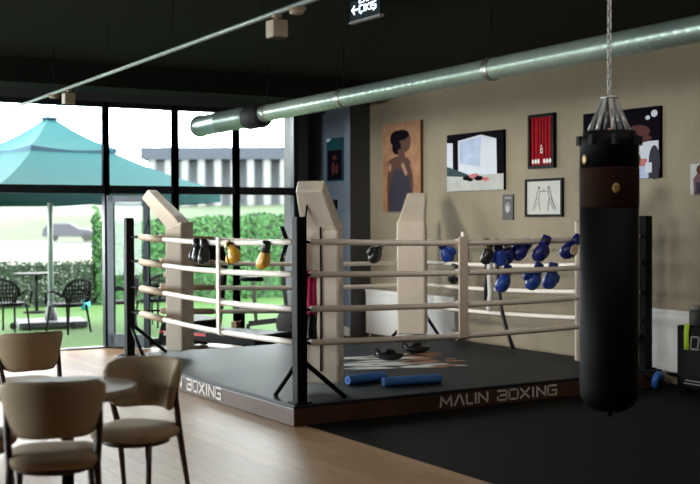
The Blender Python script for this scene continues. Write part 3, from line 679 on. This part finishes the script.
picture('boxing_poster', 'large dark boxing poster half hidden behind the punching bag', 'poster', XP, 1.22, .08, 2.11, 2.85, 'pdark', 0,
        [(1, rc(.50, .0, .98, .52)), (2, rc(.55, .0, .98, .20)), (3, [(.60, .16), (.62, .28), (.84, .28), (.84, .18)]), (4, el(.93, .22, .07, .24)), (4, rc(.86, 0, .98, .16)), (1, rc(.82, .08, .90, .22)),
         (5, el(.72, .66, .16, .10)), (3, el(.34, .70, .07, .06)), (1, el(.42, .70, .06, .02)), (5, el(.80, .56, .10, .05)), (1, el(.93, .90, .04, .05)), (1, el(.85, .85, .03, .03))],
        ['pwhite', 'pblue', 'redl', 'pdress', 'posterred'], 'pdark', .03)
picture('fighter_poster', 'pale poster with a plum figure at the right edge', 'poster', XP, -.312, -.62, 1.925, 2.234, 'pgrey', 0,
        [(1, [(.15, .0), (.12, .5), (.3, .7), (.7, .7), (.85, .4), (.85, 0)]), (2, el(.45, .8, .2, .17)), (3, rc(.25, .05, .8, .4))], ['pink2', 'posterred', 'pdress'], 'pgrey', .02)
picture('teal_poster', 'small dark teal poster on the blue grey column', 'poster', 3.958, 6.335, 5.87, 2.25, 2.88, 'posterteal', 0,
        [(1, rc(.06, .03, .94, .72)), (2, el(.5, .55, .14, .06)), (2, el(.40, .30, .10, .16)), (2, el(.62, .28, .10, .12)), (3, [(.0, .93), (.0, 1), (.3, 1), (.18, .93)])], ['pdark', 'posterred', 'pwhite'], 'posterteal', .015)
# column fittings
t = thing('wall_switch', 'small black switch box on the blue grey column', 'switch', (3.958, 6.10, 1.85))
MB().box((-.03, -.05, 0), (0, .05, .13)).build('plate', 'black', t, bevel=.005); MB().box((-.04, -.02, .04), (-.028, .02, .09)).build('button', 'coldark', t)
t = thing('power_socket', 'white socket box low on the blue grey column', 'socket', (3.958, 5.80, .02))
MB().box((-.04, -.09, 0), (0, .09, .13)).build('plate', 'white', t, bevel=.006); MB().box((-.044, -.06, .03), (-.039, .06, .10)).build('socket_face', 'white', t)

# ------------------------------------------------------------------ radiators
def radiator(label, y0, y1, z0=.10, h=.60):
    t = thing('radiator', label, 'radiator', (XW - .075, (y0 + y1) / 2, 0), 0, 'panel radiators'); L = abs(y1 - y0)
    b = MB(); b.box((-.05, -L / 2, z0), (.02, L / 2, z0 + h)); b.build('panel', 'white', t, bevel=.012)
    g = MB(); g.box((-.055, -L / 2 - .004, z0 + h - .03), (.03, L / 2 + .004, z0 + h + .012)); g.build('top_grille', 'white', t, bevel=.004)
    MB().box((-.056, -L / 2 + .03, z0 + .04), (-.049, L / 2 - .03, z0 + h - .05)).build('front_plate', 'white', t, bevel=.003)
    for s_ in (-1, 1): MB().box((.02, s_ * (L / 2 - .2) - .02, z0 + .1), (.07, s_ * (L / 2 - .2) + .02, z0 + h - .1)).build('bracket', 'white', t)
    MB().tube([(-.01, L / 2 - .05, .005), (-.01, L / 2 - .05, z0 + .02)], .012, 8).build('pipe', 'white', t)
radiator('long white panel radiator behind the far ring pad', 3.50, 5.64, .06, .62)
radiator('white panel radiator right of the ring, behind the black box', -1.35, .13, .14, .62)

# ------------------------------------------------------------------ black box and small things at the right
t = thing('black_box', 'black box with a grey number 05 standing before the right radiator', 'box', (3.985, -.72, 0))
MB().box((-.0, -.32, .03), (.17, .31, .65)).build('body', 'black', t, bevel=.012)
l = MB(); lettering(l, '05', (-.002, .135, .43), (0, -1, 0), (0, 0, 1), .12, sw=.13, slant=.12); l.build('number', 'grey', t)
l = MB()
for i, (a, b) in enumerate(((.20, .02), (.22, .04))): l.box((-.003, b - .02, .115 - i * .03), (.002, a, .127 - i * .03))
l.build('small_print', 'grey', t)
for y in (-.27, .26):
    MB().box((.03, y - .03, .004), (.14, y + .03, .03)).build('foot', 'blackm', t)
o = ribbon('lime_strap', [(.10, 0, .665), (-.005, 0, .665), (-.016, 0, .60), (-.014, .0, .42)], .06, 'lime', 'lime green strap draped over the top corner of the black box', 'strap', (3.985, -.545, 0), (0, 1, 0))
t = thing('grey_jar', 'small dark grey jar on top of the black box', 'jar', (4.07, -.575, .65))
MB().lathe([(.055, 0), (.065, .01), (.065, .13), (.05, .15)], seg=20).build('body', 'coldark', t); MB().lathe([(.055, .15), (.055, .19), (.05, .195)], seg=20).build('lid', 'grey', t)
t = thing('ab_roller', 'bright blue round exercise wheel leaning left of the black box', 'exercise wheel', (3.90, -.24, .004), rz_(20))
tr = Matrix.Translation((0, 0, .088)) @ Matrix.Rotation(.22, 4, 'X') @ Matrix.Rotation(PI / 2, 4, 'X')
MB().lathe([(.030, -.03), (.082, -.028), (.088, -.015), (.088, .015), (.082, .028), (.030, .03)], seg=28, xf=tr).build('tyre', 'bluep', t)
MB().lathe([(.028, -.055), (.028, .055)], seg=14, xf=tr).build('hub', 'black', t)
for s_ in (-1, 1): MB().lathe([(.016, s_ * .05), (.018, s_ * .08), (.018, s_ * .13), (.014, s_ * .14)], seg=12, xf=tr).build('handle', 'black', t)

# ------------------------------------------------------------------ ceiling: duct, rail, exit sign
t = thing('ventilation_duct', 'long galvanised spiral duct under the ceiling above the ring', 'duct', (1.87, 6.27, 2.98))
a = Vector((0, 0, 0)); b = Vector((2.00 - 1.87, -2.45 - 6.27, .105)); dr = (b - a).normalized(); far = dr * 11.5
def P(s_): return dr * s_
m = MB(); path = []; rad = []
s_ = 1.5
while s_ < 11.3:
    path += [P(s_), P(s_ + .10), P(s_ + .106), P(s_ + .114)]; rad += [.100, .100, .1012, .1012]; s_ += .12
m.tube(path, rad, 28); m.build('spiral_pipe', 'galv', t)
m = MB(); m.tube([P(0), P(.02), P(.05), P(.70), P(.71), P(.73), P(.74), P(1.35), P(1.5)], [.142, .145, .138, .138, .142, .142, .138, .138, .10], 32, cap=False)
m.tube([P(.012), P(.014)], [.134, .134], 32); m.build('outlet_section', 'galv', t)
MB().tube([P(.03), P(.035), P(.07), P(.075)], [.142, .150, .150, .142], 32).build('end_collar', 'galv', t)
MB().tube([P(1.5) - Vector((0, 0, .02)), P(1.53) - Vector((0, 0, .02)), P(1.88) - Vector((0, 0, .02)), P(1.92) - Vector((0, 0, .02))], [.110, .145, .145, .110], 32).build('damper', 'blackm', t)
for q in (1.98, 3.75, 6.3, 9.0):
    cl = MB().tube([P(q), P(q + .005), P(q + .075), P(q + .08)], [.104, .109, .109, .104], 28).build('clamp', 'steel', t)
    p = P(q + .04); MB().tube([p + Vector((0, 0, .10)), Vector((p.x, p.y, ZC - 2.98))], .006, 6).build('hanger', 'black', cl)
t = thing('ceiling_rail', 'thin grey rail hung below the ceiling at upper left', 'rail', (-.71, 6.30, 3.10))
e = Vector((-.29, -9.6, 0))
MB().tube([(0, 0, 0), e], .018, 10).build('rail', 'pipe', t)
for k in (.05, .22, .42, .60, .78):
    p = e * k; MB().tube([p, p + Vector((0, 0, .5))], .004, 6).build('hanger', 'black', t)
def spot(label, y, aim, watts):
    k = (6.30 - y) / 9.6; x = -.71 - .29 * k
    t = thing('track_spotlight', label, 'spotlight', (x, y, 3.082), 0, 'spotlights on the ceiling rail')
    MB().lathe([(.03, -.02), (.034, -.016), (.034, .0)], seg=16).build('adapter', 'beige', t)
    MB().box((-.058, -.058, -.155), (.058, .058, -.035)).build('lamp_head', 'beige', t, bevel=.01)
    MB().tube([(0, 0, -.045), (0, 0, -.015)], .015, 8).build('stem', 'beige', t)
    MB().lathe([(.045, -.158), (.045, -.154)], seg=16).build('lens', 'black', t)
    d = bpy.data.lights.new('added_beam', 'SPOT'); d.energy = watts; d.color = (1, .92, .80); d.spot_size = math.radians(76); d.spot_blend = 1.0; d.shadow_soft_size = .35  # beam added to brighten pad, ropes and wall; the lamp heads look unlit
    o = bpy.data.objects.new('added_beam', d); C.objects.link(o); o.location = (x + .05, y, 2.90)
    o.rotation_euler = (Vector(aim) - o.location).to_track_quat('-Z', 'Y').to_euler()
def disc(label, y):
    k = (6.30 - y) / 9.6; x = -.71 - .29 * k
    t = thing('smoke_detector', label, 'detector', (x, y, 3.082), 0, 'detectors on the ceiling rail')
    MB().lathe([(.05, -.015), (.062, -.01), (.062, .0)], seg=20).build('base', 'beige', t); MB().lathe([(.03, -.042), (.045, -.035), (.05, -.015)], seg=20).build('cap', 'beige', t)
spot('beige box spotlight on the ceiling rail, far end near the window', 3.62, (3.75, 3.5, 1.4), 150); spot('beige box spotlight on the ceiling rail, near end at the top', -1.42, (4.3, .5, 1.7), 80)
disc('round beige detector on the rail beside the far spotlight', 4.20); disc('round beige detector on the rail beside the near spotlight', -1.72)
t = thing('exit_sign', 'dark illuminated EXIT sign hanging from the ceiling', 'sign', (.70, .06, 3.42))
MB().box((-.015, -.24, 0), (.015, .24, .18)).build('panel', 'exitbg', t)
MB().box((-.022, -.25, -.012), (.022, .25, .008)).build('bottom_rail', 'grey', t)
l = MB(); lettering(l, 'EXIT', (-.016, .08, .150), (0, -1, 0), (0, 0, 1), .055, total=.22, sw=.17); lettering(l, 'CIKIS', (-.016, .08, .070), (0, -1, 0), (0, 0, 1), .055, total=.26, sw=.17); lettering(l, '<', (-.016, .20, .062), (0, -1, 0), (0, 0, 1), .075, total=.09, sw=.18)
l.build('lettering', 'exitw', t)

# ------------------------------------------------------------------ gym machines by the glass
t = thing('treadmill', 'black treadmill with red stripe behind the far left ring corner', 'treadmill', (1.765, 5.41, 0), math.radians(-68))
MB().box((-.30, -.36, .12), (.95, .36, .25)).build('deck', 'black', t, bevel=.02)
MB().box((-.28, -.27, .25), (.93, .27, .256)).build('belt', 'canvas', t)
m = MB(); m.loft([[(-.80, -.36, .06), (-.30, -.36, .06), (-.30, -.36, .36), (-.70, -.36, .40)], [(-.80, .36, .06), (-.30, .36, .06), (-.30, .36, .36), (-.70, .36, .40)]], 0, False); m.build('motor_hood', 'black', t, bevel=.02)
MB().box((-.74, -.368, .20), (.10, -.358, .235)).build('red_stripe', 'redl', t)
for sy in (-1, 1):
    MB().bar((-.36, sy * .34, .15), (-.22, sy * .36, 1.12), .055, .07).build('upright', 'black', t)
    MB().tube([(-.22, sy * .36, 1.10), (-.15, sy * .36, 1.14), (.18, sy * .36, 1.12)], .022, 10).build('handrail', 'black', t)
    MB().cbox((-.55, sy * .28, .03), (.08, .06, .06)).build('foot', 'black', t); MB().cbox((.86, sy * .30, .06), (.08, .06, .12)).build('foot', 'black', t)
m = MB(); m.loft([[(-.34, -.40, 1.05), (-.20, -.40, 1.10), (-.30, -.40, 1.42), (-.36, -.40, 1.42)], [(-.34, .40, 1.05), (-.20, .40, 1.10), (-.30, .40, 1.42), (-.36, .40, 1.42)]], 0, False); m.build('console', 'black', t, bevel=.02)
t = thing('exercise_bike', 'black exercise bike with a large flywheel behind the near post', 'exercise bike', (2.78, 5.20, 0), AZ)
fx = Matrix.Translation((.0, 0, .30)) @ Matrix.Rotation(PI / 2, 4, 'X')
MB().lathe([(.06, -.05), (.22, -.05), (.255, -.03), (.255, .03), (.22, .05), (.06, .05)], seg=36, xf=fx).build('flywheel', 'coldark', t)
MB().lathe([(.03, -.07), (.07, -.06), (.07, .06), (.03, .07)], seg=18, xf=fx).build('hub', 'black', t)
m = MB(); m.bar((-.10, 0, .34), (-.17, 0, 1.12), .05, .07); m.bar((-.10, 0, .36), (-.62, 0, .30), .05, .07); m.bar((-.62, 0, .30), (-.66, 0, .06), .05, .06); m.bar((.0, .075, .30), (.22, .075, .05), .04, .05); m.bar((.0, -.075, .30), (.22, -.075, .05), .04, .05); m.bar((-.12, -.075, .34), (.0, -.075, .30), .04, .05); m.bar((-.12, .075, .34), (.0, .075, .30), .04, .05); m.build('bike_frame', 'coldark', t)
for x, l_ in ((.22, .27), (-.66, .27)): MB().bar((x, -l_, .035), (x, l_, .035), .06, .06).build('stabiliser', 'black', t)
for sy in (-1, 1):
    MB().tube([(-.17, sy * .02, 1.12), (-.17, sy * .18, 1.16), (-.10, sy * .24, 1.40), (-.17, sy * .16, 1.60)], .02, 8).build('handlebar', 'black', t)
    MB().cbox((-.22 + sy * .09, sy * .14, .30 + sy * .1), (.10, .09, .025)).build('pedal', 'black', t)
cs = MB().cbox((-.15, 0, 1.24), (.05, .17, .11)).build('console', 'led', t, bevel=.008); MB().cbox((-.15, -.001, 1.24), (.055, .13, .07)).build('screen', 'black', cs)
MB().bar((-.15, 0, 1.12), (-.15, 0, 1.20), .03).build('console_stem', 'black', t)
MB().bar((-.52, 0, .32), (-.56, 0, .86), .045).build('seat_post', 'steel', t)
m = MB(); m.loft([ell(-.46, 0, .90, .03, .03, 14), ell(-.56, 0, .87, .15, .08, 14), ell(-.58, 0, .91, .16, .10, 14), ell(-.58, 0, .93, .13, .08, 14)]); m.build('saddle', 'black', t)
t = thing('weight_bench', 'low flat black bench between treadmill and exercise bike', 'bench', (2.70, 5.95, 0), AZ)
MB().box((-.42, -.14, .40), (.42, .14, .47)).build('pad', 'black', t, bevel=.02)
for x in (-.3, .3): MB().bar((x, 0, .40), (x, 0, .03), .06).build('leg', 'black', t); MB().bar((x, -.22, .025), (x, .22, .025), .05).build('foot', 'black', t)
t = thing('wooden_box', 'small orange wooden box on end by the glass', 'box', (2.45, 6.28, 0), 0)
MB().box((-.06, -.09, 0), (.06, .09, .26)).build('body', 'orange', t, bevel=.005); MB().box((-.065, -.095, .24), (.065, .095, .262)).build('lid', 'orange', t)

# ------------------------------------------------------------------ cafe table and chairs
def cafe_table(label, x, y, r=.40):
    t = thing('cafe_table', label, 'table', (x, y, 0), 0, 'cafe tables')
    MB().lathe([(r - .03, .69), (r, .70), (r, .743), (r - .008, .75)], seg=48).build('tabletop', 'tabletop', t)
    MB().lathe([(.035, .02), (.035, .68), (.10, .69)], seg=20).build('pedestal', 'black', t); MB().lathe([(.24, 0), (.24, .012), (.05, .03)], seg=28).build('base', 'black', t)
cafe_table('round stone-topped cafe table at lower left', -2.552, -1.873)
def cafe_chair(label, x, y, face, sc=1.0):
    """face = direction the sitter looks, radians"""
    t = thing('dining_chair', label, 'chair', (x, y, 0), face - PI / 2, 'dining chairs by the cafe tables')
    m = MB(); m.loft([[(1.0 * px, py, z) for px, py in [(w * math.copysign(abs(math.cos(a)) ** .6, math.cos(a)), d * math.copysign(abs(math.sin(a)) ** .6, math.sin(a))) for a in [i * PI / 14 for i in range(28)]]] for z, w, d in ((.405, .21, .20), (.415, .232, .222), (.445, .24, .23), (.465, .235, .225), (.482, .20, .19), (.488, .12, .11))]); m.build('seat', 'uphol', t)
    MB().lathe([(.19, .375), (.20, .38), (.20, .41)], seg=28).build('seat_frame', 'walnut', t)
    R = []; n = 20
    for i in range(n + 1):
        k = i / n; a = math.radians(192 + 156 * k); e = abs(2 * k - 1)
        hh = .150 * (1 - .30 * max(0, (e - .6) / .4) ** 2) * (1 if e < .97 else .80); zc = .702 + .012 * (1 - e)
        th = .030 * (1 if e < .97 else .5); c_ = Vector((.235 * math.cos(a), .02 + .245 * math.sin(a), 0)); nr = Vector((math.cos(a), math.sin(a), 0)); ring = []
        for j in range(16):
            b = j * 2 * PI / 16; cb, sb = math.cos(b), math.sin(b)
            vz = hh * math.copysign(abs(sb) ** .55, sb); lean = .22 * vz
            ring.append(c_ + nr * (th * math.copysign(abs(cb) ** .55, cb) + lean) + Vector((0, 0, zc + vz)))
        R.append(ring)
    MB().loft(R).build('backrest', 'uphol', t)
    for sx in (-1, 1):
        MB().tube([(sx * .24, -.06, .78), (sx * .232, -.08, .62), (sx * .215, -.14, .42), (sx * .235, -.225, 0)], [.011, .017, .021, .013], 10).build('leg', 'walnut', t)
        MB().tube([(sx * .18, .14, .40), (sx * .205, .185, 0)], [.021, .013], 10).build('leg', 'walnut', t)
    t.scale = (sc,) * 3
    return t
cafe_chair('beige dining chair right of the cafe table, its seat facing the table', -2.13, -1.85, math.atan2(-.50, -.70))
cafe_chair('beige dining chair in front of the cafe table, seen from behind', -2.77, -2.34, math.atan2(.30, .10), 1.02)
cafe_chair('beige dining chair behind the cafe table, at the left edge', -2.14, .47, math.atan2(.994, -.098))
cafe_chair('beige dining chair cut off by the left edge, left of the cafe table', -3.02, -1.62, math.atan2(-.25, .45))
cafe_table('second cafe table mostly outside the left edge of view', -2.62, 1.15)
